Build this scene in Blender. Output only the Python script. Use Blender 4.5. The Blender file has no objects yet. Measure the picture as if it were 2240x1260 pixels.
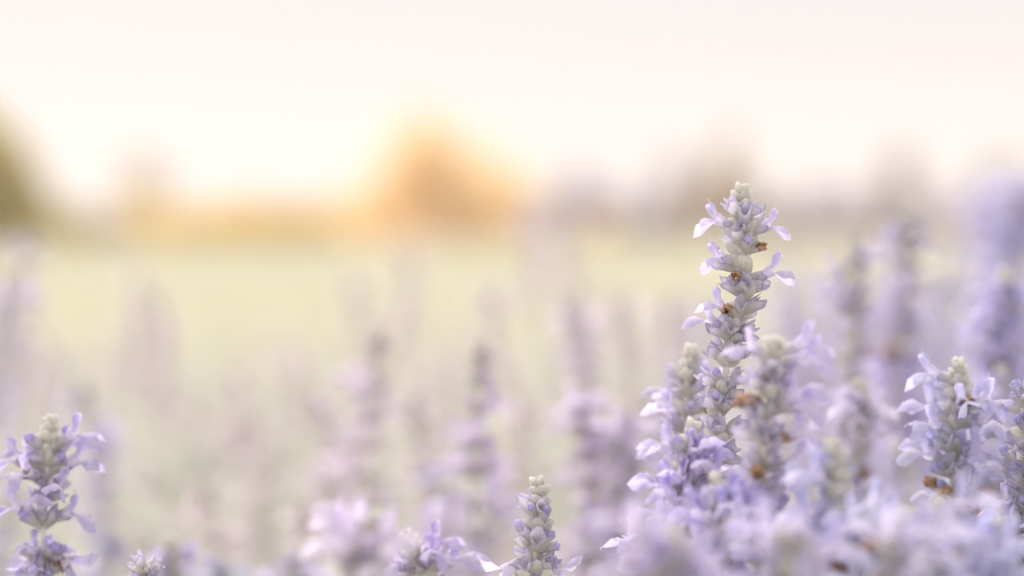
import bpy, math, random
from mathutils import Vector, Matrix

rnd = random.Random(11)
sc = bpy.context.scene
C = sc.collection
R = math.radians

# ------------------------------------------------------------------ camera
W, H = 2240.0, 1260.0
LENS, SENSOR = 85.0, 36.0
F = LENS / SENSOR * W
CAM_H = 0.60
HORIZON = 505.0
PITCH = math.atan((H / 2 - HORIZON) / F)
cam_d = bpy.data.cameras.new('camera')
cam = bpy.data.objects.new('camera', cam_d)
C.objects.link(cam)
cam.location = (0, 0, CAM_H)
cam.rotation_euler = (R(90) - PITCH, 0, 0)
cam_d.lens = LENS
cam_d.sensor_width = SENSOR
cam_d.clip_start = 0.02
cam_d.clip_end = 1500
cam_d.dof.use_dof = True
cam_d.dof.focus_distance = 0.80
cam_d.dof.aperture_fstop = 3.9
sc.camera = cam

# ------------------------------------------------------------------ sky, sun, exposure
SUN_EL, SUN_AZ = R(54.0), R(-32.0)
wd = bpy.data.worlds.new('World')
sc.world = wd
wd.use_nodes = True
nt = wd.node_tree
nt.nodes.clear()
out = nt.nodes.new('ShaderNodeOutputWorld')
sky = nt.nodes.new('ShaderNodeTexSky')
sky.sky_type = 'NISHITA'
sky.sun_disc = False
sky.sun_elevation = SUN_EL
sky.sun_rotation = SUN_AZ
sky.air_density = 1.0
sky.dust_density = 1.5
sky.ozone_density = 1.0
bg1 = nt.nodes.new('ShaderNodeBackground')
bg1.inputs['Strength'].default_value = 0.009
nt.links.new(sky.outputs['Color'], bg1.inputs['Color'])
bg2 = nt.nodes.new('ShaderNodeBackground')       # even veil of thin white cloud all over the sky
bg2.inputs['Color'].default_value = (0.98, 0.93, 0.935, 1)
bg2.inputs['Strength'].default_value = 0.68
add = nt.nodes.new('ShaderNodeAddShader')
nt.links.new(bg1.outputs[0], add.inputs[0])
nt.links.new(bg2.outputs[0], add.inputs[1])
nt.links.new(add.outputs[0], out.inputs['Surface'])

sun_d = bpy.data.lights.new('sun', 'SUN')
sun_d.energy = 4.2
sun_d.angle = R(45)
sun_d.color = (1.0, 0.89, 0.83)
sun = bpy.data.objects.new('sun', sun_d)
C.objects.link(sun)
to_sun = Vector((math.sin(SUN_AZ) * math.cos(SUN_EL), math.cos(SUN_AZ) * math.cos(SUN_EL), math.sin(SUN_EL)))
sun.rotation_euler = to_sun.to_track_quat('Z', 'Y').to_euler()
sun.location = to_sun * 50

sc.view_settings.view_transform = 'Standard'
sc.view_settings.look = 'None'
sc.view_settings.gamma = 1.0
sc.view_settings.use_curve_mapping = False
sc.view_settings.exposure = 0.25
sc.cycles.use_denoising = True
sc.cycles.max_bounces = 16
sc.cycles.diffuse_bounces = 14
sc.cycles.transmission_bounces = 14
sc.cycles.volume_bounces = 1
sc.cycles.sample_clamp_indirect = 10.0

# ------------------------------------------------------------------ helpers
FWD = Vector((0, math.cos(PITCH), -math.sin(PITCH)))
UP = Vector((0, math.sin(PITCH), math.cos(PITCH)))
RIGHT = Vector((1, 0, 0))
EYE = Vector((0, 0, CAM_H))


def at(px, py, d):
    """photo pixel + distance -> point"""
    return EYE + d * (FWD + RIGHT * ((px - W / 2) / F) + UP * ((H / 2 - py) / F))


class MB:
    """collects points, faces, a tint per point and a material index per face"""
    def __init__(s):
        s.v, s.f, s.t, s.m = [], [], [], []

    def grid(s, rows, tints, closed=False, mi=0):
        b = len(s.v)
        n = len(rows[0])
        for r, tr in zip(rows, tints):
            s.v += [tuple(p) for p in r]
            s.t += tr
        for i in range(len(rows) - 1):
            for j in range(n if closed else n - 1):
                k = (j + 1) % n
                s.f.append((b + i * n + j, b + i * n + k, b + (i + 1) * n + k, b + (i + 1) * n + j))
                s.m.append(mi)

    def tube(s, pts, rad, seg=8, tint=(0, 0, 0), mi=0):
        rows, tin = [], []
        for i, p in enumerate(pts):
            p = Vector(p)
            a = Vector(pts[min(i + 1, len(pts) - 1)]) - Vector(pts[max(i - 1, 0)])
            a.normalize()
            u = a.orthogonal().normalized() if i == 0 else (s._u - a * s._u.dot(a)).normalized()
            s._u = u
            w = a.cross(u)
            r = rad[i]
            rows.append([p + u * (r * math.cos(2 * math.pi * j / seg)) + w * (r * math.sin(2 * math.pi * j / seg)) for j in range(seg)])
            tin.append([tint] * seg)
        s.grid(rows, tin, True, mi)

    def join(s, o, M, mi_map=None):
        b = len(s.v)
        s.v += [tuple(M @ Vector(p)) for p in o.v]
        s.t += o.t
        s.f += [tuple(b + i for i in f) for f in o.f]
        s.m += [mi_map[m] if mi_map else m for m in o.m]

    def mesh(s, name, mats, smooth=True):
        me = bpy.data.meshes.new(name)
        me.from_pydata(s.v, [], s.f)
        for m in mats:
            me.materials.append(m)
        if len(mats) > 1:
            me.polygons.foreach_set('material_index', s.m)
        at_ = me.color_attributes.new('tint', 'FLOAT_COLOR', 'POINT')
        flat = []
        for t in s.t:
            flat += [t[0], t[1], t[2], 1.0]
        at_.data.foreach_set('color', flat)
        if smooth:
            me.polygons.foreach_set('use_smooth', [True] * len(me.polygons))
        me.update()
        return me


def obj(name, me, parent=None, M=None, color=None):
    o = bpy.data.objects.new(name, me)
    C.objects.link(o)
    if parent is not None:
        o.parent = parent
    if M is not None:
        o.matrix_local = M
    if color is not None:
        o.color = (*color, 1)
    return o


def tag(o, label=None, cat=None, group=None, kind=None):
    if label: o['label'] = label
    if cat: o['category'] = cat
    if group: o['group'] = group
    if kind: o['kind'] = kind
    return o


def copy_tree(o, kids, parent=None):
    c = o.copy()
    C.objects.link(c)
    c.parent = parent
    for k in kids.get(o.name, ()):
        copy_tree(k, kids, c)
    return c


def smooth(a, b, x):
    t = min(1, max(0, (x - a) / (b - a)))
    return t * t * (3 - 2 * t)


# ------------------------------------------------------------------ materials
def new_mat(name):
    m = bpy.data.materials.new(name)
    m.use_nodes = True
    n = m.node_tree
    n.nodes.clear()
    return m, n


def leafy(name, build, trans=0.4, rough=0.7, sheen=0.0, bump=0.0, bump_scale=900.0, coord='Object'):
    """diffuse reflecting sheet that also lets light through"""
    m, n = new_mat(name)
    o = n.nodes.new('ShaderNodeOutputMaterial')
    pr = n.nodes.new('ShaderNodeBsdfPrincipled')
    pr.inputs['Roughness'].default_value = rough
    pr.inputs['Specular IOR Level'].default_value = 0.25
    if sheen:
        pr.inputs['Sheen Weight'].default_value = sheen
        pr.inputs['Sheen Roughness'].default_value = 0.45
    tr = n.nodes.new('ShaderNodeBsdfTranslucent')
    mx = n.nodes.new('ShaderNodeMixShader')
    mx.inputs['Fac'].default_value = trans
    col = build(n)
    n.links.new(col, pr.inputs['Base Color'])
    n.links.new(col, tr.inputs['Color'])
    if bump:
        tc = n.nodes.new('ShaderNodeTexCoord')
        nz = n.nodes.new('ShaderNodeTexNoise')
        nz.inputs['Scale'].default_value = bump_scale
        nz.inputs['Detail'].default_value = 3
        bp = n.nodes.new('ShaderNodeBump')
        bp.inputs['Strength'].default_value = bump
        bp.inputs['Distance'].default_value = 0.0006
        n.links.new(tc.outputs[coord], nz.inputs['Vector'])
        n.links.new(nz.outputs['Fac'], bp.inputs['Height'])
        n.links.new(bp.outputs['Normal'], pr.inputs['Normal'])
    n.links.new(pr.outputs[0], mx.inputs[1])
    n.links.new(tr.outputs[0], mx.inputs[2])
    n.links.new(mx.outputs[0], o.inputs['Surface'])
    return m


def mixc(n, a, b, fac, mode='MIX'):
    x = n.nodes.new('ShaderNodeMix')
    x.data_type = 'RGBA'
    x.blend_type = mode
    for i, val in ((0, fac), (6, a), (7, b)):
        if hasattr(val, 'is_linked'):
            n.links.new(val, x.inputs[i])
        else:
            x.inputs[i].default_value = val if i == 0 else (*val, 1)
    return x.outputs[2]


def tint_sep(n):
    a = n.nodes.new('ShaderNodeAttribute')
    a.attribute_name = 'tint'
    s = n.nodes.new('ShaderNodeSeparateColor')
    n.links.new(a.outputs['Color'], s.inputs[0])
    return s.outputs


def obj_color(n):
    return n.nodes.new('ShaderNodeObjectInfo').outputs['Color']


def noise_fac(n, scale, lo, hi, coord='Object', detail=3):
    tc = n.nodes.new('ShaderNodeTexCoord')
    nz = n.nodes.new('ShaderNodeTexNoise')
    nz.inputs['Scale'].default_value = scale
    nz.inputs['Detail'].default_value = detail
    mr = n.nodes.new('ShaderNodeMapRange')
    mr.inputs['From Min'].default_value = 0.3
    mr.inputs['From Max'].default_value = 0.7
    mr.inputs['To Min'].default_value = lo
    mr.inputs['To Max'].default_value = hi
    n.links.new(tc.outputs[coord], nz.inputs['Vector'])
    n.links.new(nz.outputs['Fac'], mr.inputs['Value'])
    return mr.outputs[0]


def calyx_color(n):
    t = tint_sep(n)
    c = mixc(n, (0.97, 0.96, 0.94), (0.78, 0.78, 0.69), t[1])
    c = mixc(n, c, obj_color(n), t[0])
    return mixc(n, c, (0.95, 0.94, 0.91), noise_fac(n, 700, 0.0, 0.35))


def petal_color(n):
    t = tint_sep(n)
    c = mixc(n, (0.90, 0.86, 0.93), obj_color(n), t[0])
    return mixc(n, c, (0.94, 0.90, 0.97), noise_fac(n, 420, 0.12, 0.45))


M_CAL = leafy('woolly_calyx', calyx_color, 0.60, 0.9, 0.0, 0.35, 1500)
M_PET = leafy('lavender_petal', petal_color, 0.58, 0.6, 0.0, 0.25, 700)
M_BROWN = leafy('withered_brown', lambda n: mixc(n, (0.56, 0.31, 0.16), (0.74, 0.52, 0.34), noise_fac(n, 900, 0, 1)), 0.25, 0.9, 0, 0.8, 1200)
M_STEM = leafy('stem_green', lambda n: mixc(n, (0.84, 0.83, 0.76), (0.74, 0.71, 0.74), noise_fac(n, 220, 0, 1)), 0.0, 0.8, 0.3, 0.4, 900)
M_LEAF = leafy('sage_leaf', lambda n: mixc(n, (0.54, 0.57, 0.49), (0.66, 0.68, 0.62), noise_fac(n, 60, 0, 1)), 0.45, 0.7, 0.1, 0.3, 250)


def foliage_mat(name, a, b, trans=0.45):
    return leafy(name, lambda n: mixc(n, a, b, tint_sep(n)[0]), trans, 0.8)


M_GRASS = foliage_mat('dry_grass', (0.55, 0.56, 0.43), (0.71, 0.70, 0.58), 0.5)
M_ORANGE_GLOW = foliage_mat('orange_glow_foliage', (0.96, 0.81, 0.50), (0.97, 0.88, 0.64), 0.62)  # autumn orange leaves with the warm sun glow put into their colour
M_GOLD_GLOW = foliage_mat('golden_glow_foliage', (0.84, 0.70, 0.18), (0.94, 0.81, 0.34), 0.6)  # yellow hedge leaves, brightened in colour to carry the warm glow
M_OLIVE = foliage_mat('olive_foliage', (0.58, 0.50, 0.17), (0.76, 0.66, 0.28), 0.55)
M_GREY = foliage_mat('grey_foliage', (0.46, 0.43, 0.44), (0.58, 0.55, 0.56), 0.5)  # plain greyish leaf tones
M_HAZE_LILAC = foliage_mat('haze_mauve_foliage', (0.52, 0.46, 0.55), (0.66, 0.60, 0.68), 0.5)  # lilac of distance haze painted into the leaf colour
M_TAN = foliage_mat('tan_foliage', (0.60, 0.51, 0.36), (0.74, 0.65, 0.50), 0.55)
M_BARK = leafy('bark', lambda n: mixc(n, (0.13, 0.09, 0.06), (0.24, 0.18, 0.13), noise_fac(n, 6, 0, 1)), 0.0, 0.9, 0, 0.6, 20)

# ------------------------------------------------------------------ ground
gm, n = new_mat('pale_dry_lawn')
o_ = n.nodes.new('ShaderNodeOutputMaterial')
p_ = n.nodes.new('ShaderNodeBsdfPrincipled')
p_.inputs['Roughness'].default_value = 0.95
c_ = mixc(n, (0.57, 0.57, 0.45), (0.68, 0.66, 0.55), noise_fac(n, 0.35, 0, 1, detail=6))
c_ = mixc(n, c_, (0.52, 0.53, 0.40), noise_fac(n, 3.0, 0, 0.6, detail=8))
n.links.new(c_, p_.inputs['Base Color'])
n.links.new(p_.outputs[0], o_.inputs['Surface'])
mb = MB()
NX, NY = 24, 30
gy = [-6 + 346 * (j / NY) ** 2.2 for j in range(NY + 1)]
gx = [(-1 + 2 * i / NX) for i in range(NX + 1)]
rows = [[Vector((x * 220, y, 0.12 * math.sin(x * 9) * smooth(30, 120, y))) for x in gx] for y in gy]
mb.grid(rows, [[(0, 0, 0)] * len(gx) for _ in gy])
tag(obj('ground', mb.mesh('ground', [gm])), 'pale dry lawn reaching back to the hedge and trees', kind='structure')

# soil of the flower bed, a sheet just above the lawn
sm, n = new_mat('bed_soil')
o_ = n.nodes.new('ShaderNodeOutputMaterial')
p_ = n.nodes.new('ShaderNodeBsdfPrincipled')
p_.inputs['Roughness'].default_value = 0.95
n.links.new(mixc(n, (0.34, 0.29, 0.23), (0.48, 0.43, 0.35), noise_fac(n, 14, 0, 1, detail=8)), p_.inputs['Base Color'])
n.links.new(p_.outputs[0], o_.inputs['Surface'])
mb = MB()
xs = [-3 + 0.25 * i for i in range(25)]
ys = [0.1 + 0.25 * j for j in range(21)]
mb.grid([[Vector((x, y, 0.012 + 0.006 * math.sin(x * 7 + y * 5))) for x in xs] for y in ys], [[(0, 0, 0)] * len(xs) for _ in ys])
tag(obj('flower_bed', mb.mesh('flower_bed', [sm])), 'bare soil of the salvia bed', kind='structure')

# ------------------------------------------------------------------ grass of the lawn
mb = MB()
for k in range(70000):
    y = 5.2 + 82 * rnd.random() ** 1.9
    x = (rnd.random() * 2 - 1) * (0.26 * y + 1.2)
    h = rnd.uniform(0.05, 0.12) * (1 + y * 0.012)
    w = 0.004 + 0.0006 * y
    a = rnd.random() * math.pi
    lx, ly = rnd.gauss(0, 0.35) * h, rnd.gauss(0, 0.35) * h
    dx, dy = math.cos(a) * w, math.sin(a) * w
    b = len(mb.v)
    mb.v += [(x - dx, y - dy, 0), (x + dx, y + dy, 0), (x + lx, y + ly, h)]
    t = rnd.random()
    mb.t += [(t, 0, 0)] * 3
    mb.f.append((b, b + 1, b + 2))
    mb.m.append(0)
tag(obj('grass', mb.mesh('grass', [M_GRASS], False)), 'pale straw coloured grass of the open lawn', 'grass', kind='stuff')


# ------------------------------------------------------------------ trees and shrubs
def crown_mesh(lobes, n_leaf, size, mat, seed, fill=0.55):
    """lobes: (centre, radius vector); leaf-clump quads spread through the volume, uneven towards the outside"""
    r = random.Random(seed)
    mb = MB()
    vol = [l[1].x * l[1].y * l[1].z for l in lobes]
    for c, rad in [lobes[i] for i in r.choices(range(len(lobes)), vol, k=n_leaf)]:
        d = Vector((r.gauss(0, 1), r.gauss(0, 1), r.gauss(0, 1))).normalized()
        q = r.random() ** fill * (1 + 0.16 * r.gauss(0, 1))
        p = c + Vector((d.x * rad.x, d.y * rad.y, d.z * rad.z)) * q
        if p.z < 0.03:
            p.z = 0.03 + r.random() * 0.2
        s = size * r.uniform(0.5, 1.5)
        u = Vector((r.gauss(0, 1), r.gauss(0, 1), r.gauss(0, 1))).normalized()
        w = u.orthogonal().normalized()
        b = len(mb.v)
        mb.v += [tuple(p - u * s), tuple(p + w * s * 0.55), tuple(p + u * s), tuple(p - w * s * 0.55)]
        t = min(1, max(0, r.gauss(0.5, 0.3)))
        mb.t += [(t, 0, 0)] * 4
        mb.f.append((b, b + 1, b + 2, b + 3))
        mb.m.append(0)
    return mb.mesh('crown', [mat], False)


def px_tree(name, label, cat, d, lobes_px, mat, seed, base_px, n_leaf=2600, size=0.16, group=None, trunk=True, deep=0.9):
    base = at(base_px, 500, d)
    base.z = 0
    root = bpy.data.objects.new(name, None)
    C.objects.link(root)
    root.location = base
    tag(root, label, cat, group)
    k = d / F
    lobes = []
    r = random.Random(seed)
    for (x, y, rp) in lobes_px:
        c = at(x, y, d) - base
        c.y += r.uniform(-0.5, 0.5) * rp * k
        lobes.append((c, Vector((rp * k, rp * k * deep, rp * k))))
    obj('crown', crown_mesh(lobes, n_leaf, size, mat, seed), root)
    top = max(l[0].z for l in lobes)
    mb = MB()
    ht = top * 0.8
    tr = max(0.035, ht * 0.03)
    nseg = 7
    pts = [Vector((lobes[0][0].x * (i / nseg) ** 1.5 * 0.8 + 0.05 * math.sin(i * 1.7), 0, ht * i / nseg)) for i in range(nseg + 1)]
    mb.tube(pts, [tr * (1.3 - 1.05 * i / nseg) for i in range(nseg + 1)], 8)
    for (c, rad) in lobes[:6]:
        i = r.randint(2, 5)
        a = pts[i]
        mb.tube([a, a.lerp(c, 0.5) + Vector((0, 0, 0.1 * ht * r.random())), c], [tr * 0.55, tr * 0.35, tr * 0.12], 6)
    obj('trunk', mb.mesh('trunk', [M_BARK]), root)
    return root


px_tree('broadleaf_tree', 'broad orange tree with a pointed crown, warm glow tinted into its leaves', 'tree', 90,
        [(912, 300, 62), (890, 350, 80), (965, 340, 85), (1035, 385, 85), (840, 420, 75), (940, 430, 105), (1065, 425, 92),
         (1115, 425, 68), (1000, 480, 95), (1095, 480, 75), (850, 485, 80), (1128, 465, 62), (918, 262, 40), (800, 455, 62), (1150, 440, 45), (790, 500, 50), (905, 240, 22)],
        M_ORANGE_GLOW, 5, 985, 7000, 0.16)
px_tree('broadleaf_tree', 'dark olive tree with a sloping crown at the end of the hedge', 'tree', 58,
        [(-60, 330, 95), (-20, 370, 75), (20, 410, 62), (60, 445, 48), (-60, 460, 110), (10, 480, 70), (90, 478, 58), (135, 500, 46), (170, 515, 30), (-130, 300, 120), (10, 340, 65), (55, 410, 60)],
        M_OLIVE, 7, -30, 8000, 0.12)
px_tree('broadleaf_tree', 'faint tan tree standing far behind the golden hedge', 'tree', 190,
        [(305, 350, 34), (325, 385, 45), (290, 410, 45), (335, 425, 50)], M_TAN, 8, 312, 800, 0.28)
px_tree('broadleaf_tree', 'leaning tan tree tapering up to a bare pointed top', 'tree', 85,
        [(1603, 305, 20), (1588, 345, 28), (1570, 390, 40), (1545, 435, 44), (1520, 480, 40), (1505, 515, 30), (1625, 420, 45)],
        M_TAN, 9, 1510, 2600, 0.13)
px_tree('broadleaf_tree', 'small tree tinted mauve for haze, with a thin forked top, beside the leaning tan tree', 'tree', 100,
        [(1462, 345, 20), (1480, 385, 28), (1475, 430, 30), (1465, 480, 34)], M_HAZE_LILAC, 10, 1472, 1300, 0.14)
px_tree('broadleaf_tree', 'slim tree tinted pinkish for haze, standing beside the orange tree', 'tree', 105,
        [(1265, 375, 26), (1262, 420, 36), (1235, 460, 50), (1280, 480, 50)], M_HAZE_LILAC, 12, 1260, 1500, 0.15)
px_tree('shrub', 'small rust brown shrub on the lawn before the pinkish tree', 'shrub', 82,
        [(1318, 505, 30), (1322, 530, 26)], M_ORANGE_GLOW, 13, 1320, 700, 0.11)
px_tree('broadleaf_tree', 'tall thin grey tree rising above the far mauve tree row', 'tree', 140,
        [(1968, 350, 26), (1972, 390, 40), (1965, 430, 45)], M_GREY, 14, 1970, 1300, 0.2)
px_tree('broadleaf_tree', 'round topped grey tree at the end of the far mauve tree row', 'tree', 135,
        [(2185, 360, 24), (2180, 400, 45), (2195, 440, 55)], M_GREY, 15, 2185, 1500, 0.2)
hx = [165, 235, 300, 372, 440, 512, 580, 655, 725, 790]
for i, x in enumerate(hx):
    ty = [462, 468, 460, 462, 458, 450, 446, 452, 446, 436][i]
    px_tree('shrub', 'rounded golden shrub in the hedge beyond the lawn', 'shrub', 94 + (i % 3) * 2,
            [(x, ty + 22, 36), (x - 24, ty + 40, 38), (x + 26, ty + 44, 40), (x, ty + 66, 42)], M_GOLD_GLOW if i > 1 else M_TAN, 20 + i, x, 1500, 0.15,
            'golden shrubs forming the hedge beyond the lawn')
for i in range(13):
    x = 1180 + i * 86 + rnd.uniform(-15, 15)
    ty = 418 + rnd.uniform(-12, 16)
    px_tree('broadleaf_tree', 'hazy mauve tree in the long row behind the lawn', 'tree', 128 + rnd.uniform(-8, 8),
            [(x, ty + 35, 40), (x - 30, ty + 62, 44), (x + 30, ty + 58, 44), (x, ty + 90, 46)], M_HAZE_LILAC if i % 3 else M_GREY, 40 + i, x, 1300, 0.19,
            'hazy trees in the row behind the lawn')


# ------------------------------------------------------------------ salvia pieces (local +X outwards, +Z up, metres)
def calyx_mb(L, R_, flare, closed, seg=20, teeth=0.28, seed=0, violet=1.0, rings=7):
    r = random.Random(seed)
    mb = MB()
    rows, tin = [], []
    us = [i / rings for i in range(rings + 1)]
    for u in us:
        if closed:
            rr = R_ * (math.sin(math.pi * min(0.985, 0.10 + 0.88 * u ** 0.85)) ** 0.75)
            rr = max(rr, R_ * 0.10)
        else:
            rr = R_ * (0.26 + (0.86 - 0.26) * math.sin(min(1, u * 1.25) * math.pi / 2) + flare * u ** 2.5)
        row, tr = [], []
        for j in range(seg):
            a = 2 * math.pi * j / seg
            rib = 1 + (0.13 if j % 2 == 0 else -0.13) * math.sin(math.pi * min(1, u * 1.1 + 0.05)) ** 0.6
            x = L * u
            if not closed:
                tt = math.cos(1.5 * (a - math.pi / 2)) ** 2
                x += L * teeth * tt * smooth(0.55, 1, u) + L * 0.03 * r.gauss(0, 1) * smooth(0.7, 1, u)
                x -= L * 0.05 * smooth(0.6, 1, u)
            y = rr * rib * math.cos(a) * 0.92
            z = rr * rib * math.sin(a) + 0.06 * L * math.sin(u * math.pi)
            row.append(Vector((x, y, z)))
            v = violet * (smooth(0.70, 1.04, u) * (0.75 if not closed else 0.25))
            tr.append((v, (0.9 if j % 2 else 0.0) * smooth(0.1, 0.35, u) * (1 - 0.7 * smooth(0.75, 1, u)), 0))
        rows.append(row)
        tin.append(tr)
    if not closed:                                # folded back inside so that the mouth is hollow
        for q, sx in ((0.90, 0.93), (0.62, 0.62), (0.2, 0.45)):
            rows.append([Vector((p.x * sx, p.y * q, p.z * q)) for p in rows[rings]])
            tin.append([(violet * 0.40, 0.2, 0)] * seg)
    mb.grid(rows, tin, True)
    return mb


def corolla_pieces(seed, L=0.0078, full=True):
    """tube, hood, lip, style of an open flower"""
    r = random.Random(seed)
    s = r.uniform(0.76, 0.96)
    tube = MB()
    x0, x1 = L * 0.55, L + 0.0032 * s
    pts = [(x0 + (x1 - x0) * i / 4, 0, 0.0008 * (i / 4) ** 2) for i in range(5)]
    tube.tube(pts, [0.0011, 0.0013, 0.0016, 0.0020, 0.0022], 10, (0.18, 0, 0))
    # hood: a narrow boat standing up from the end of the tube
    hood = MB()
    rows, tin = [], []
    lean = r.uniform(0.40, 0.85)
    n = 7
    for i in range(n + 1):
        u = i / n
        ln = 0.0058 * s * u
        cx = x1 - 0.0010 + ln * lean + 0.0008 * math.sin(u * math.pi)
        cz = 0.0010 + ln * 0.9
        w = (0.0018 * min(1, 2.2 * math.sin(math.pi * (0.16 + 0.80 * u))) ** 0.7 * (0.75 + 0.25 * u) + 0.0001) * s
        row, tr = [], []
        for j in range(7):
            a = math.pi * (j / 6 - 0.5) * 1.15
            row.append(Vector((cx - w * 1.5 * math.cos(a) + 0.0012, w * math.sin(a), cz + 0.0005 * math.cos(a))))
            tr.append((0.55 + 0.45 * smooth(0.1, 0.6, u) * (1 - abs(j - 3) / 4.5), 0, 0))
        rows.append(row)
        tin.append(tr)
    hood.grid(rows, tin)
    # lip: broad, notched, spreading outwards and sagging at its sides
    lip = MB()
    rows, tin = [], []
    n, mcols = 9, 9
    droop = r.uniform(-0.05, 0.35)
    for i in range(n + 1):
        u = i / n
        w = (0.0013 + 0.0044 * smooth(0.15, 0.60, u) * (1 - 0.45 * smooth(0.82, 1.0, u)) - 0.0006 * math.exp(-((u - 0.42) / 0.08) ** 2)) * s
        row, tr = [], []
        for j in range(mcols):
            q = -1 + 2 * j / (mcols - 1)
            ln = 0.0082 * s * u
            notch = 0.0016 * s * smooth(0.75, 1, u) * math.exp(-(q / 0.28) ** 2)
            x = x1 - 0.0008 + ln * (1 - 0.08 * q * q) - notch
            z = -0.0004 - droop * ln - 0.0046 * q * q * smooth(0.1, 0.6, u) * s - 0.0022 * u ** 3 + 0.0007 * math.sin(q * 7 + seed * 2.1 + u * 5) * smooth(0.4, 1, u)
            row.append(Vector((x, w * q, z)))
            tr.append((0.34 + 0.38 * abs(q) ** 1.5 + 0.22 * smooth(0.82, 1, u) + 0.12 * r.random(), 0, 0))
        rows.append(row)
        tin.append(tr)
    lip.grid(rows, tin)
    style = MB()
    hx_, hz = x1 - 0.0010 + 0.0058 * s * lean, 0.0010 + 0.0058 * s * 0.9
    pts = []
    for i in range(7):
        a = -0.6 + i * 0.55
        pts.append((hx_ + 0.0009 * math.sin(a) + 0.00015 * i, 0.0003 * i / 6, hz - 0.001 + 0.00055 * i + 0.0003 * math.cos(a)))
    style.tube(pts, [0.00022, 0.0002, 0.0002, 0.00018, 0.00016, 0.00014, 0.0001], 6, (0.25, 0, 0))
    return tube, hood, lip, style


def ball_mb(r0, cx, tint, seg=10, rings=6, stretch=1.25):
    mb = MB()
    rows, tin = [], []
    for i in range(rings + 1):
        a = math.pi * i / rings
        rows.append([Vector((cx - stretch * r0 * math.cos(a), r0 * max(0.02, math.sin(a)) * math.cos(2 * math.pi * j / seg), r0 * max(0.02, math.sin(a)) * math.sin(2 * math.pi * j / seg))) for j in range(seg)])
        tin.append([(tint * (0.55 + 0.45 * (j % 2)), 0, 0) for j in range(seg)])
    mb.grid(rows, tin, True)
    return mb


def withered_mb(seed, L=0.0072):
    r = random.Random(seed)
    mb = MB()
    rows, tin = [], []
    seg, rings = 9, 6
    for i in range(rings + 1):
        u = i / rings
        row = []
        for j in range(seg):
            a = 2 * math.pi * j / seg + u * 1.6
            rr = (0.0008 + 0.0010 * math.sin(u * math.pi * 0.8)) * r.uniform(0.25, 1.7)
            row.append(Vector((L * 0.85 + 0.0036 * u + r.gauss(0, 0.0007), rr * math.cos(a), rr * math.sin(a) - 0.0010 * u * u)))
        rows.append(row)
        tin.append([(0, 0, 0)] * seg)
    mb.grid(rows, tin, True)
    return mb


NV = 5
ME_BUD = [calyx_mb(0.0056, 0.0019, 0, True, 14, seed=i, violet=(0.1, 0.5, 0.3, 0.7, 0.2)[i], rings=6).mesh('bud', [M_CAL]) for i in range(NV)]
ME_CAL = [calyx_mb(0.0076, 0.0019, (0.05, 0.15, 0.28, 0.40, 0.55)[i], False, 20, (0.2, 0.3, 0.22, 0.32, 0.26)[i], seed=i, violet=(0.8, 1, 0.7, 1, 0.9)[i]).mesh('calyx', [M_CAL]) for i in range(NV)]
FLO = [corolla_pieces(i) for i in range(NV)]
ME_TUBE = [f[0].mesh('flower', [M_PET]) for f in FLO]
ME_HOOD = [f[1].mesh('upper_lip', [M_PET]) for f in FLO]
ME_LIP = [f[2].mesh('lower_lip', [M_PET]) for f in FLO]
ME_STYLE = [f[3].mesh('style', [M_PET]) for f in FLO]
ME_FLOWER = []
for f in FLO:
    j = MB()
    for q in f[:3]:
        j.join(q, Matrix())
    ME_FLOWER.append(j.mesh('flower', [M_PET]))
ME_BALL = [ball_mb(0.0010 + 0.0002 * i, 0.0080, 1.0).mesh('flower_bud', [M_PET]) for i in range(3)]
ME_WITH = [withered_mb(i).mesh('withered_flower', [M_BROWN]) for i in range(4)]


def leaf_mb(L=0.055, w=0.0075):
    mb = MB()
    rows, tin = [], []
    for i in range(9):
        u = i / 8
        ww = w * math.sin(math.pi * (0.06 + 0.92 * u ** 0.8)) + 0.0004
        rows.append([Vector((L * u, ww * q, -0.35 * L * u * u + 0.25 * ww * abs(q))) for q in (-1, -0.5, 0, 0.5, 1)])
        tin.append([(0, 0, 0)] * 5)
    mb.grid(rows, tin)
    return mb


LEAF_MB = leaf_mb()
ME_LEAF = LEAF_MB.mesh('leaf', [M_LEAF])


def catmull(P, n=8):
    out = []
    Q = [P[0] * 2 - P[1]] + P + [P[-1] * 2 - P[-2]]
    for i in range(1, len(Q) - 2):
        a, b, c, d = Q[i - 1:i + 3]
        for k in range(n):
            t = k / n
            out.append(0.5 * ((2 * b) + (c - a) * t + (2 * a - 5 * b + 4 * c - d) * t * t + (3 * b - a - 3 * c + d) * t ** 3))
    out.append(P[-1])
    return out


class Path:
    def __init__(s, P):
        s.p = P
        s.l = [0]
        for a, b in zip(P, P[1:]):
            s.l.append(s.l[-1] + (b - a).length)

    def at(s, q):
        q = min(max(q, 0), s.l[-1] - 1e-6)
        i = 0
        while s.l[i + 1] < q:
            i += 1
        t = (q - s.l[i]) / (s.l[i + 1] - s.l[i])
        return s.p[i].lerp(s.p[i + 1], t), (s.p[i] - s.p[i + 1]).normalized()


def floret_matrix(p, up, az, el, sc_, roll=0.0):
    """az 0 = picture right, 90 = towards the camera"""
    h = Vector((math.cos(az), -math.sin(az), 0))
    h = (h - up * h.dot(up)).normalized()
    x = h * math.cos(el) + up * math.sin(el)
    z = up * math.cos(el) - h * math.sin(el)
    y = z.cross(x)
    M = Matrix((x, y, z)).transposed().to_4x4()
    return Matrix.Translation(p) @ M @ Matrix.Rotation(roll, 4, 'X') @ Matrix.Scale(sc_, 4)


VIOLET = (0.56, 0.50, 0.88)
BLUE = (0.48, 0.50, 0.88)
GLOW_PINK = (0.90, 0.77, 0.85)  # pale lilac petals with the warm veil of light mixed into the colour


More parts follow.
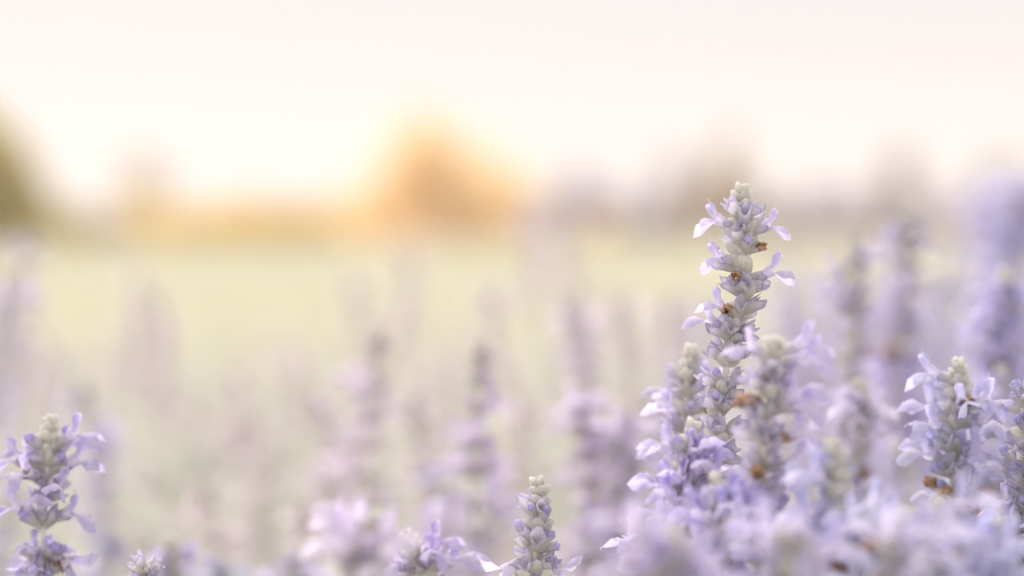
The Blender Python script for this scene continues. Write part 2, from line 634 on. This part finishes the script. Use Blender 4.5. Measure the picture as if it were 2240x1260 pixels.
def build_spike(label, pts, seed, spike_len=0.12, color=VIOLET, size=1.0, detail=2, p_flower=0.22, p_ball=0.07, p_brown=0.05,
                forced=(), group=None, name='salvia_spike', n_leaf=6, z_floor=None, whorl_n=10, gap=0.0082, flower_from=0.016, quiet=()):
    """pts: world points from the tip downwards; the stem then runs on to the soil"""
    r = random.Random(seed)
    P = list(pts)
    last = P[-1]
    dirn = (P[-1] - P[-2]).normalized()
    hz = Vector((dirn.x, dirn.y, 0)) * 0.10
    for k, f in ((0.35, 0.5), (0.7, 0.85), (1.0, 1.0)):
        P.append(Vector((last.x + hz.x * f, last.y + hz.y * f, max(0.0, last.z * (1 - k)))))
    path = Path(catmull(P, 8))
    base = path.p[-1].copy()
    root = bpy.data.objects.new(name, None)
    C.objects.link(root)
    root.location = base
    tag(root, label, 'flower', group)
    loc = lambda v: v - base
    mb = MB()
    sp, rad = [], []
    for q, l in zip(path.p, path.l):
        sp.append(loc(q))
        rad.append((0.0008 + 0.0014 * smooth(0, 0.25, l)) * size)
    mb.tube(sp, rad, 8)
    obj('stem', mb.mesh('stem', [M_STEM]), root)
    s = 0.0036 * size
    i = 0
    forced = list(forced)

    def add_floret(p, up, az, el, sc_, st, v, own=color):
        M = floret_matrix(p, up, az, el, sc_, r.uniform(-0.5, 0.5))
        if st == 'bud':
            obj('bud', ME_BUD[v % NV], root, M, own)
            return
        vi = {'flower': (0, 1)[v % 2], 'ball': 0, 'brown': 2}.get(st, v % NV)
        obj('calyx', ME_CAL[vi], root, M, own)
        if st == 'flower':
            if detail >= 2:
                f = obj('flower', ME_TUBE[v % NV], root, M, own)
                obj('upper_lip', ME_HOOD[v % NV], f, Matrix(), own)
                obj('lower_lip', ME_LIP[v % NV], f, Matrix(), own)
                obj('style', ME_STYLE[v % NV], f, Matrix(), own)
            else:
                obj('flower', ME_FLOWER[v % NV], root, M, own)
        elif st == 'ball':
            obj('flower_bud', ME_BALL[v % 3], root, M, own)
        elif st == 'brown':
            obj('withered_flower', ME_WITH[v % 4], root, M)

    while s < spike_len * size:
        p, up = path.at(s)
        p = loc(p)
        ss = s / size
        if z_floor is not None and p.z + base.z < z_floor:
            break
        grow = smooth(0.0, 0.030, ss)
        k = (0.80 + 0.32 * smooth(0.0, 0.014, ss)) * size
        nn = whorl_n if ss > 0.012 else (8 if ss > 0.007 else (6 if ss > 0.004 else 5))
        el0 = R(62 - 20 * smooth(0, 0.010, ss) - 2 * smooth(0.010, 0.03, ss))
        off = r.uniform(0, 6.28)
        mine = [f for f in forced if s <= f[0] * size < s + gap * size * (0.30 + 0.70 * grow)]
        for j in range(nn):
            az = off + 2 * math.pi * j / nn + r.uniform(-0.22, 0.22)
            if any(abs((az - R(f[1]) + math.pi) % (2 * math.pi) - math.pi) < 0.24 for f in mine):
                continue
            st = 'open'
            q = r.random()
            if ss < 0.0125:
                st = 'bud'
            elif ss > flower_from and q < p_flower:
                st = 'flower'
            elif q < p_flower + p_ball:
                st = 'ball'
            elif ss > 0.022 and q < p_flower + p_ball + p_brown:
                st = 'brown'
            elif ss < 0.030 and r.random() < 0.55:
                st = 'bud'
            elif r.random() < 0.10:
                st = 'bud'
            e = el0 + r.uniform(-0.30, 0.26)
            kk = k * r.uniform(0.76, 1.08) * (1.18 if st == 'bud' and ss > 0.014 else 1.0)
            dp = up * r.uniform(-0.0014, 0.0014) * size * grow
            add_floret(p + dp, up, az, e, kk, st, r.randint(0, 99))
        for f in mine:
            pf, uf = path.at(f[0] * size)
            add_floret(loc(pf), uf, R(f[1]), R(f[2]), f[4] * size, f[3], f[5])
        s += gap * size * (0.30 + 0.70 * grow) * r.uniform(0.93, 1.07)
        i += 1
    # leaf pairs on the lower stem
    for j in range(n_leaf):
        q = spike_len * size + 0.03 + 0.045 * (j // 2) * 1.3
        if q > path.l[-1] - 0.05:
            break
        p, up = path.at(q)
        az = (j // 2) * math.pi / 2 + (j % 2) * math.pi + r.uniform(-0.3, 0.3) + seed
        obj('leaf', ME_LEAF, root, floret_matrix(loc(p), up, az, R(r.uniform(15, 45)), r.uniform(0.8, 1.5)))
    return root


def px_axis(pp, d, lean=0.0):
    """pixels (tip first) at distance d; lean = metres nearer per pixel further down"""
    return [at(x, y, d - lean * (y - pp[0][1])) for x, y in pp]


# ------------------------------------------------------------------ the spikes one can tell apart
# forced: (metres below the tip, azimuth, elevation, state, scale, variant)
HERO = [
    (build_spike, 'tall pale salvia spike rising highest, its tip clear of the rest, with brown withered florets', [(1622, 400), (1624, 450), (1627, 520), (1625, 580), (1624, 640), (1610, 700), (1596, 760), (1584, 830), (1578, 890), (1580, 940), (1566, 1000), (1545, 1060), (1524, 1130), (1505, 1230)], 0.80, 101,
     dict(spike_len=0.128, p_flower=0.0, p_ball=0.06, p_brown=0.008, whorl_n=11, gap=0.0078, forced=[
         (0.0160, 168, 22, 'flower', 0.93, 0), (0.0175, 12, 20, 'flower', 0.92, 1),
         (0.0270, 160, 12, 'flower', 0.92, 3), (0.0280, 200, 14, 'flower', 0.88, 4), (0.0240, 20, 30, 'brown', 0.8, 0),
         (0.0330, 8, 20, 'flower', 0.95, 2), (0.0330, 115, 22, 'brown', 0.85, 1),
         (0.0455, 158, 22, 'flower', 0.8, 0), (0.0450, 130, 18, 'brown', 0.85, 2),
         (0.0515, 184, 22, 'flower', 0.98, 3), (0.0500, 52, 20, 'brown', 0.8, 3), (0.0230, 85, 30, 'ball', 1.0, 1)])),
    (build_spike, 'salvia spike crowding the tall pale one, its lavender petals lapping over it', [(1694, 736), (1690, 800), (1680, 900), (1672, 1000), (1666, 1120), (1660, 1260)], 0.735, 102,
     dict(spike_len=0.11, p_flower=0.10, p_brown=0.05, flower_from=0.02, forced=[(0.0060, 20, 25, 'flower', 1.0, 0), (0.0080, 160, 30, 'flower', 0.95, 1),
         (0.0100, 5, 20, 'flower', 1.05, 2), (0.0230, 10, 15, 'flower', 1.05, 3), (0.0330, 0, 20, 'flower', 1.05, 4), (0.0320, 40, 20, 'brown', 0.85, 1), (0.0420, 15, 20, 'flower', 1.0, 0), (0.0430, 110, 20, 'brown', 1.0, 2)])),
    (build_spike, 'short lilac salvia spike with rusty florets tucked behind the tall pale one', [(1514, 752), (1508, 800), (1502, 860), (1498, 940), (1500, 1050), (1506, 1200)], 0.855, 103,
     dict(spike_len=0.10, p_flower=0.24, p_brown=0.12, whorl_n=8)),
    (build_spike, 'white budded salvia spike with violet flowers around the foot of the tall pale one', [(1517, 918), (1510, 970), (1506, 1040), (1502, 1110), (1500, 1250)], 0.775, 104,
     dict(spike_len=0.10, p_flower=0.30, color=(0.40, 0.33, 0.78))),
    (build_spike, 'blunt white tipped salvia spike with bright blue violet flowers low down', [(1566, 1034), (1574, 1090), (1584, 1160), (1590, 1260)], 0.735, 105,
     dict(spike_len=0.10, p_flower=0.34, color=(0.34, 0.30, 0.76), flower_from=0.018)),
    (build_spike, 'bushy salvia spike with a white woolly tip beside the crowded spikes', [(1822, 958), (1826, 1040), (1830, 1120), (1834, 1260)], 0.715, 106,
     dict(spike_len=0.10, p_flower=0.26, color=BLUE, p_brown=0.08)),
    (build_spike, 'pale full salvia spike standing between bluer spikes', [(1880, 826), (1878, 900), (1872, 1000), (1866, 1200)], 0.965, 107,
     dict(spike_len=0.10, p_flower=0.40, detail=1, color=(0.62, 0.58, 0.84))),
    (build_spike, 'short blue lavender salvia spike holding one flower out at its tip', [(2092, 786), (2098, 850), (2094, 930), (2084, 1020), (2080, 1240)], 0.835, 108,
     dict(spike_len=0.12, p_flower=0.22, color=BLUE, p_ball=0.2, p_brown=0.06, forced=[(0.0085, 170, 25, 'flower', 1.05, 0), (0.024, 12, 20, 'flower', 1.0, 1), (0.026, 160, 15, 'flower', 1.0, 2), (0.017, 75, 30, 'brown', 0.9, 2)])),
    (build_spike, 'blue salvia spike with dark calyces and rusty florets at the edge of the bed', [(2262, 800), (2258, 880), (2252, 980), (2248, 1100), (2240, 1260)], 0.805, 109,
     dict(spike_len=0.13, p_flower=0.25, color=(0.33, 0.31, 0.72), p_ball=0.2, p_brown=0.08)),
    (build_spike, 'small violet salvia spike close behind the short blue lavender one', [(2192, 800), (2190, 870), (2186, 960), (2184, 1100)], 1.03, 110,
     dict(spike_len=0.09, p_flower=0.42, detail=1, color=(0.45, 0.42, 0.84))),
    (build_spike, 'white tipped salvia spike with one lilac flower held far out to its side', [(1866, 514), (1868, 600), (1864, 700), (1858, 830), (1850, 1000)], 1.08, 111,
     dict(whorl_n=8, gap=0.0095, spike_len=0.12, p_flower=0.10, detail=1, color=(0.52, 0.46, 0.82), forced=[(0.0200, 178, 20, 'flower', 1.15, 1)])),
    (build_spike, 'deep violet salvia spike with brown florets next to the white tipped one', [(1992, 440), (1986, 520), (1976, 620), (1974, 740), (1976, 900)], 1.22, 112,
     dict(spike_len=0.13, p_flower=0.34, p_brown=0.08, detail=1, whorl_n=8, gap=0.0095, color=(0.46, 0.39, 0.84), size=1.2)),
    (build_spike, 'grey tipped salvia spike with a full collar of blue flowers', [(2196, 584), (2194, 660), (2190, 760), (2186, 900)], 1.05, 113,
     dict(spike_len=0.10, p_flower=0.34, detail=1, color=(0.40, 0.38, 0.82), flower_from=0.014)),
    (build_spike, 'tall dense blue salvia spike overtopping its neighbours at the edge of the bed', [(2176, 392), (2172, 470), (2170, 580), (2166, 720)], 1.85, 114,
     dict(spike_len=0.14, p_flower=0.5, detail=1, color=(0.46, 0.48, 0.86), size=1.6, flower_from=0.004)),
    (build_spike, 'tall dense blue salvia spike leaning beside its equal at the edge of the bed', [(2232, 388), (2228, 470), (2222, 580), (2216, 720)], 1.75, 115,
     dict(spike_len=0.14, p_flower=0.5, detail=1, color=(0.46, 0.48, 0.86), size=1.5, flower_from=0.004)),
    (build_spike, 'young white budded salvia spike standing alone, violet flowers just opening low down', [(1176, 1042), (1178, 1100), (1178, 1160), (1172, 1220), (1168, 1300)], 0.80, 116,
     dict(spike_len=0.075, p_flower=0.10, p_ball=0.16, p_brown=0.0, whorl_n=7, flower_from=0.026, forced=[(0.0285, 170, 22, 'flower', 1.1, 0), (0.0290, 20, 30, 'flower', 0.95, 1)])),
    (build_spike, 'leaning salvia spike with a flat white tip and violet flowers along its side', [(886, 1160), (900, 1200), (922, 1260), (936, 1330)], 0.765, 117,
     dict(spike_len=0.08, p_flower=0.30, color=(0.45, 0.34, 0.78), flower_from=0.006, forced=[(0.010, 10, 20, 'flower', 0.9, 0), (0.013, 40, 20, 'flower', 1.0, 1)])),
    (build_spike, 'open violet salvia spike standing alone, flowers held out on all sides', [(112, 908), (108, 960), (104, 1030), (98, 1110), (92, 1200), (88, 1300)], 0.845, 118,
     dict(spike_len=0.10, p_flower=0.14, p_ball=0.22, color=(0.42, 0.36, 0.78), whorl_n=8, forced=[
         (0.0115, 12, 28, 'flower', 1.05, 0), (0.0195, 172, 18, 'flower', 1.2, 1), (0.0205, 8, 25, 'flower', 1.1, 2), (0.0225, 125, 12, 'flower', 1.1, 3),
         (0.0245, 60, 8, 'flower', 1.05, 4), (0.0370, 170, 22, 'flower', 1.1, 0), (0.0375, 12, 22, 'flower', 1.1, 1), (0.0480, 20, 24, 'flower', 1.1, 2)])),
    (build_spike, 'tiny white salvia tip just coming up among shorter stems', [(316, 1244), (317, 1290), (318, 1350)], 0.80, 119,
     dict(spike_len=0.04, p_flower=0.0, size=0.8)),
    (build_spike, 'rounded white tipped salvia spike with lilac flowers beside the tiny white tip', [(372, 1172), (376, 1230), (380, 1330)], 1.02, 120,
     dict(spike_len=0.06, p_flower=0.45, detail=1, color=(0.55, 0.48, 0.82), size=1.1)),
    (build_spike, 'full pale lilac salvia spike in front of the leaning flat tipped one', [(824, 1122), (806, 1180), (790, 1260), (780, 1340)], 0.655, 121,
     dict(spike_len=0.06, p_flower=0.22, color=(0.72, 0.64, 0.88), flower_from=0.006)),
    (build_spike, 'slender salvia spike tinted pinkish for warm glow, with paired flowers and a cream tip', [(1046, 738), (1044, 820), (1040, 900), (1036, 1000), (1034, 1120), (1036, 1260)], 1.10, 122,
     dict(spike_len=0.13, size=1.12, p_flower=0.24, detail=1, whorl_n=6, color=(0.64, 0.51, 0.83), gap=0.0130, flower_from=0.012, p_brown=0.0)),  # pinkish petal colour stands in for warm glow
    (build_spike, 'salvia spike tinted pink for warm glow, with violet lower whorls, next to the cream tipped one', [(826, 716), (822, 800), (814, 900), (808, 1000), (804, 1120)], 1.24, 123,
     dict(spike_len=0.12, size=1.15, p_flower=0.24, detail=1, p_brown=0.01, whorl_n=6, color=(0.72, 0.57, 0.81), gap=0.0130, flower_from=0.02)),  # warm glow painted into the pink petals
    (build_spike, 'pale salvia spike with a broad skirt of flowers tinted pink for warm glow and rust brown florets', [(1244, 838), (1262, 900), (1284, 980), (1292, 1080), (1290, 1230)], 1.12, 124,
     dict(spike_len=0.12, size=1.12, p_flower=0.50, p_brown=0.06, detail=1, whorl_n=7, gap=0.011, color=(0.74, 0.64, 0.88))),  # petals paled and pinked to carry the warm glow
    (build_spike, 'salvia spike tinted pale pink for warm glow, with wide flowers beside the rust flecked one', [(1358, 890), (1362, 960), (1368, 1060), (1372, 1200)], 1.10, 125,
     dict(size=1.1, spike_len=0.08, p_flower=0.5, detail=1, color=(0.66, 0.56, 0.84))),  # pink of the warm glow put into the petal colour
    (build_spike, 'low blue lavender salvia spike under the short one with a flower at its tip', [(2060, 1085), (2052, 1135), (2044, 1200), (2038, 1280)], 0.66, 126,
     dict(spike_len=0.06, p_flower=0.28, color=(0.46, 0.46, 0.80), flower_from=0.01)),
    (build_spike, 'low violet salvia spike crossing the foot of the crowded spikes', [(1480, 1150), (1470, 1200), (1455, 1270), (1440, 1340)], 0.60, 127,
     dict(spike_len=0.06, p_flower=0.32, color=(0.47, 0.40, 0.80), flower_from=0.004)),
    (build_spike, 'low lilac salvia spike between the crowded spikes and the bushy one', [(1722, 1150), (1724, 1190), (1730, 1250), (1734, 1340)], 0.63, 128,
     dict(spike_len=0.06, p_flower=0.3, color=(0.48, 0.44, 0.82), flower_from=0.004)),
    (build_spike, 'low stubby blue salvia spike standing before the pale blue one', [(1985, 1120), (1980, 1170), (1974, 1240), (1970, 1330)], 0.64, 129,
     dict(spike_len=0.06, p_flower=0.36, color=(0.50, 0.50, 0.82), flower_from=0.008)),
    (build_spike, 'low blue grey salvia spike under the rusty blue one at the edge of the bed', [(2175, 1130), (2165, 1180), (2153, 1240), (2143, 1330)], 0.68, 132,
     dict(spike_len=0.05, p_flower=0.45, color=(0.44, 0.50, 0.84), flower_from=0.006)),
    (build_spike, 'low pale blue salvia spike rising between the bushy one and the short blue lavender one', [(1935, 1120), (1930, 1180), (1924, 1280)], 0.70, 133,
     dict(spike_len=0.05, p_flower=0.45, color=(0.46, 0.51, 0.84), flower_from=0.006)),
    (build_spike, 'small bristly grey salvia head low between the bushy spike and the stems', [(1842, 1222), (1844, 1260), (1846, 1330)], 0.795, 130,
     dict(spike_len=0.04, p_flower=0.0, p_brown=0.3, color=BLUE)),
    (build_spike, 'low violet salvia spike with upright hoods at the foot of the pink flowers', [(1428, 1180), (1424, 1220), (1414, 1290)], 0.815, 131,
     dict(spike_len=0.05, p_flower=0.35, color=VIOLET, flower_from=0.004)),
]
for fn, label, pp, d, seed, kw in HERO:
    rr = random.Random(seed)
    fn(label, px_axis(pp, d, rr.uniform(-2e-5, 2e-5)), seed, z_floor=at(1120, 1330, d).z, **kw)

# ------------------------------------------------------------------ spikes further into the bed: a few grown ones, copied
protos = []
for k in range(5):
    rr = random.Random(300 + k)
    top = Vector((0, 0, 0.56))
    pts = [top + Vector((0.012 * math.sin(i * 0.8 + k), 0.01 * math.sin(i * 0.6 + 2 * k), -0.03 * i)) - Vector((0.012 * math.sin(k), 0.01 * math.sin(2 * k), 0)) for i in range(6)]
    root = build_spike('x', pts, 300 + k, spike_len=0.125, detail=1, p_flower=(0.30, 0.42, 0.24, 0.5, 0.36)[k], p_brown=0.0, p_ball=0.03, whorl_n=6, gap=0.0120, n_leaf=8)
    protos.append(root)
kids = {}
for o in list(C.objects):
    if o.parent is not None:
        kids.setdefault(o.parent.name, []).append(o)
used = set()


def place(px, py, d, color, label, group, k, rz=None, sc_=1.0):
    src = protos[k]
    if k in used:
        o = copy_tree(src, kids)
    else:
        used.add(k)
        o = src
    tip = at(px, py, d)
    s = max(sc_, tip.z / 0.56)
    rz = rnd.random() * 6.28 if rz is None else rz
    src_tip = tips[k]
    tx = Matrix.Rotation(rz, 3, 'Z') @ Vector((src_tip.x, src_tip.y, 0)) * s
    o.location = (tip.x - tx.x, tip.y - tx.y, tip.z - src_tip.z * s)
    o.rotation_euler = (0, 0, rz)
    o.scale = (s, s, s)
    for ch in o.children:
        ch.color = (*color, 1)
    tag(o, label, 'flower', group)
    return o


tips = [Vector((-p.location.x, -p.location.y, 0.56)) for p in protos]
MID = [  # tip pixel, distance, petal colour; the pinkish ones have warm glow mixed in
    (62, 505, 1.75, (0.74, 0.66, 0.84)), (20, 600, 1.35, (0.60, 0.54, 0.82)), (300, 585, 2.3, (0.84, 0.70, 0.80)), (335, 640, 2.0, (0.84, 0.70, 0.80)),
    (888, 535, 2.3, GLOW_PINK), (762, 600, 2.2, GLOW_PINK), (1082, 618, 1.9, GLOW_PINK), (690, 850, 1.45, (0.68, 0.52, 0.74)), (170, 835, 1.5, VIOLET),
    (508, 805, 2.1, GLOW_PINK), (1236, 655, 1.45, (0.76, 0.63, 0.86)), (1268, 700, 1.7, (0.78, 0.65, 0.86)), (1420, 855, 1.4, VIOLET), (1165, 420, 2.6, GLOW_PINK), (1240, 470, 2.5, GLOW_PINK),
    (1345, 640, 1.7, GLOW_PINK), (1780, 720, 1.5, VIOLET), (1905, 600, 1.6, VIOLET), (2070, 600, 1.5, BLUE), (2120, 700, 1.3, BLUE), (1460, 650, 1.9, GLOW_PINK),
    (225, 890, 2.2, (0.70, 0.64, 0.82)), (425, 880, 2.3, GLOW_PINK), (560, 910, 2.1, GLOW_PINK), (330, 1000, 1.9, GLOW_PINK), (120, 760, 2.0, (0.72, 0.66, 0.84)), (640, 760, 2.2, GLOW_PINK),
    (600, 960, 1.6, GLOW_PINK), (440, 1040, 1.4, GLOW_PINK), (660, 1080, 1.3, GLOW_PINK), (930, 1000, 1.3, VIOLET),
    (980, 1060, 1.15, VIOLET), (1100, 1010, 1.2, VIOLET), (1300, 1100, 1.15, BLUE), (1360, 1160, 1.1, BLUE), (900, 860, 1.45, GLOW_PINK), (1150, 860, 1.5, GLOW_PINK),
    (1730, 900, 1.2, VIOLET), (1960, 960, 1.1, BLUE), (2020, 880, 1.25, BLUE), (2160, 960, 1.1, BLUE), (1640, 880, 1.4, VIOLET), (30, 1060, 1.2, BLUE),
    (250, 1150, 1.2, BLUE), (480, 1200, 1.1, BLUE), (640, 1200, 1.1, VIOLET), (760, 960, 1.35, GLOW_PINK), (2010, 700, 1.4, BLUE), (1820, 620, 1.7, (0.6, 0.52, 0.8)),
]
for i, (px, py, d, col) in enumerate(MID):
    pinkish = col[0] > 0.57  # spikes whose petal colour includes painted warm glow
    if px > 1600:
        lab, grp = 'blue violet salvia spike filling in behind the crowded tall spikes', 'blue violet spikes filling the thick of the bed'
    elif pinkish:
        lab, grp = 'lilac salvia spike tinted pink for warm glow, further back in the thin part of the bed', 'pinkish lilac spikes further back in the bed'
    else:
        lab, grp = 'violet salvia spike growing among the shorter stems of the bed', 'violet spikes among the shorter stems'
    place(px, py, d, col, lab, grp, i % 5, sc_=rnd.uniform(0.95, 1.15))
# the far rows: one mesh for each whorl, the florets are too small to pick apart
CAL_S = [calyx_mb(0.0074, 0.0023, 0.3 + 0.2 * i, False, 10, 0.26, seed=i, violet=0.9, rings=4) for i in range(2)]
BUD_S = calyx_mb(0.0052, 0.0020, 0, True, 8, seed=1, violet=0.3, rings=4)


def whorl_me(seed, nn, p_fl, k, el):
    r = random.Random(seed)
    mb = MB()
    for j in range(nn):
        M = floret_matrix(Vector((0, 0, r.uniform(-0.0014, 0.0014))), Vector((0, 0, 1)), 6.283 * j / nn + r.uniform(-0.2, 0.2), el + r.uniform(-0.2, 0.15), k * r.uniform(0.9, 1.1), r.uniform(-0.4, 0.4))
        if k < 1.0:
            mb.join(BUD_S, M)
        else:
            mb.join(CAL_S[j % 2], M)
            if r.random() < p_fl:
                for q in FLO[r.randint(0, NV - 1)][:3]:
                    mb.join(q, M, [1])
    return mb.mesh('whorl', [M_CAL, M_PET])


W_TIP = [whorl_me(500 + i, 5, 0, 0.8, R(52)) for i in range(2)]
W_OPEN = [whorl_me(510 + i, 6, (0.15, 0.3, 0.45, 0.6)[i % 4], 1.12, R(32)) for i in range(6)]
fprotos = []
for k in range(4):
    r_ = random.Random(700 + k)
    root = bpy.data.objects.new('salvia_spike', None)
    C.objects.link(root)
    mbs = MB()
    ax = [Vector((0.010 * math.sin(q * 3.0 + k) - 0.010 * math.sin(k), 0.008 * math.sin(q * 2.4 + 2 * k) - 0.008 * math.sin(2 * k), 0.56 * q)) for q in [i / 14 for i in range(15)]]
    mbs.tube(ax, [0.0024 - 0.0016 * i / 14 for i in range(15)], 6)
    obj('stem', mbs.mesh('stem', [M_STEM]), root)
    P_ = Path(ax[::-1])
    q = 0.001
    while q < 0.13:
        p, up = P_.at(q)
        w = r_.choice(W_TIP) if q < 0.010 else r_.choice(W_OPEN)
        obj('whorl', w, root, Matrix.Translation(p) @ Matrix.Rotation(r_.random() * 6.28, 4, 'Z') @ Matrix.Scale(r_.uniform(0.9, 1.1), 4))
        q += 0.0045 if q < 0.010 else r_.uniform(0.0125, 0.0155)
    for j in range(8):
        p, up = P_.at(0.17 + 0.055 * (j // 2))
        obj('leaf', ME_LEAF, root, floret_matrix(p, up, (j // 2) * 1.57 + (j % 2) * 3.14 + k, R(r_.uniform(15, 45)), r_.uniform(0.9, 1.6)))
    fprotos.append((root, ax[-1]))
for o in list(C.objects):
    if o.parent is not None and o.parent in [f[0] for f in fprotos]:
        kids.setdefault(o.parent.name, []).append(o)
fused = set()
for i in range(124):
    thick = i >= 80
    d = rnd.uniform(1.6, 3.0) if thick else 1.9 + 3.1 * rnd.random()
    px = rnd.uniform(1690, 2380) if thick else rnd.uniform(-100, 2340)
    thin = 0.10 if 150 < px < 760 else 0.0
    tip_z = CAM_H - rnd.uniform(0.06, 0.17) - thin
    if thick:
        tip_z = CAM_H + rnd.uniform(-0.10, 0.02) * smooth(1500, 2000, px) - 0.04
    py = HORIZON + F * (CAM_H - tip_z) / d
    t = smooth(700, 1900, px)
    col = tuple(a + (b - a) * t + rnd.uniform(-0.03, 0.03) for a, b in zip((0.90, 0.80, 0.87), (0.58, 0.56, 0.88)))  # warm glow painted into petals, easing off to plain blue violet rightwards
    k = i % 4
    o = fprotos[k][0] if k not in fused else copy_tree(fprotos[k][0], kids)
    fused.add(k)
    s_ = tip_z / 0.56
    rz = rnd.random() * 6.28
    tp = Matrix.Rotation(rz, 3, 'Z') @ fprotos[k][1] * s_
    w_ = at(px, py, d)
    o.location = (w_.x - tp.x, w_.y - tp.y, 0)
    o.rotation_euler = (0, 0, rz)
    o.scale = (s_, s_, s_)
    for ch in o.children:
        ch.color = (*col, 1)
    if thick:
        tag(o, 'tall blue violet salvia spike in the dense mass behind the crowded spikes', 'flower', 'dense blue violet spikes behind the crowded ones')
    else:
        tag(o, 'small lilac salvia spike in the far rows of the bed near the lawn', 'flower', 'small spikes in the far rows of the bed')

# ------------------------------------------------------------------ leaves below the flowers, too many to count
mb = MB()
for k in range(9000):
    d = 0.5 + 4.6 * rnd.random() ** 1.3
    x = (rnd.random() * 2 - 1) * (0.25 * d + 0.25)
    cap = 0.40 if d > 0.95 else 0.36
    z = 0.05 + (cap - 0.05) * rnd.random() ** 0.7
    if d > 2.2: z *= 0.9
    M = Matrix.Translation((x, d, z)) @ Matrix.Rotation(rnd.random() * 6.28, 4, 'Z') @ Matrix.Rotation(-R(rnd.uniform(5, 65)), 4, 'Y') @ Matrix.Rotation(rnd.uniform(-0.5, 0.5), 4, 'X') @ Matrix.Scale(rnd.uniform(0.8, 1.6), 4)
    mb.join(LEAF_MB, M)
tag(obj('foliage', mb.mesh('foliage', [M_LEAF])), 'grey green salvia leaves filling the bed under the flowers', 'leaves', kind='stuff')

# ------------------------------------------------------------------ haze
hm, n = new_mat('haze_air')
o_ = n.nodes.new('ShaderNodeOutputMaterial')
v_ = n.nodes.new('ShaderNodeVolumePrincipled')
v_.inputs['Color'].default_value = (1.0, 0.92, 0.90, 1)
v_.inputs['Density'].default_value = 0.0013
v_.inputs['Anisotropy'].default_value = 0.45
n.links.new(v_.outputs[0], o_.inputs['Volume'])
mb = MB()
x0, x1, y0, y1, z0, z1 = -230, 230, -10, 345, -1.5, 14.5
mb.v = [(x0, y0, z0), (x1, y0, z0), (x1, y1, z0), (x0, y1, z0), (x0, y0, z1), (x1, y0, z1), (x1, y1, z1), (x0, y1, z1)]
mb.t = [(0, 0, 0)] * 8
mb.f = [(0, 3, 2, 1), (4, 5, 6, 7), (0, 1, 5, 4), (1, 2, 6, 5), (2, 3, 7, 6), (3, 0, 4, 7)]
mb.m = [0] * 6
tag(obj('haze', mb.mesh('haze', [hm], False)), 'pale sunlit haze over the field', 'haze', kind='stuff')
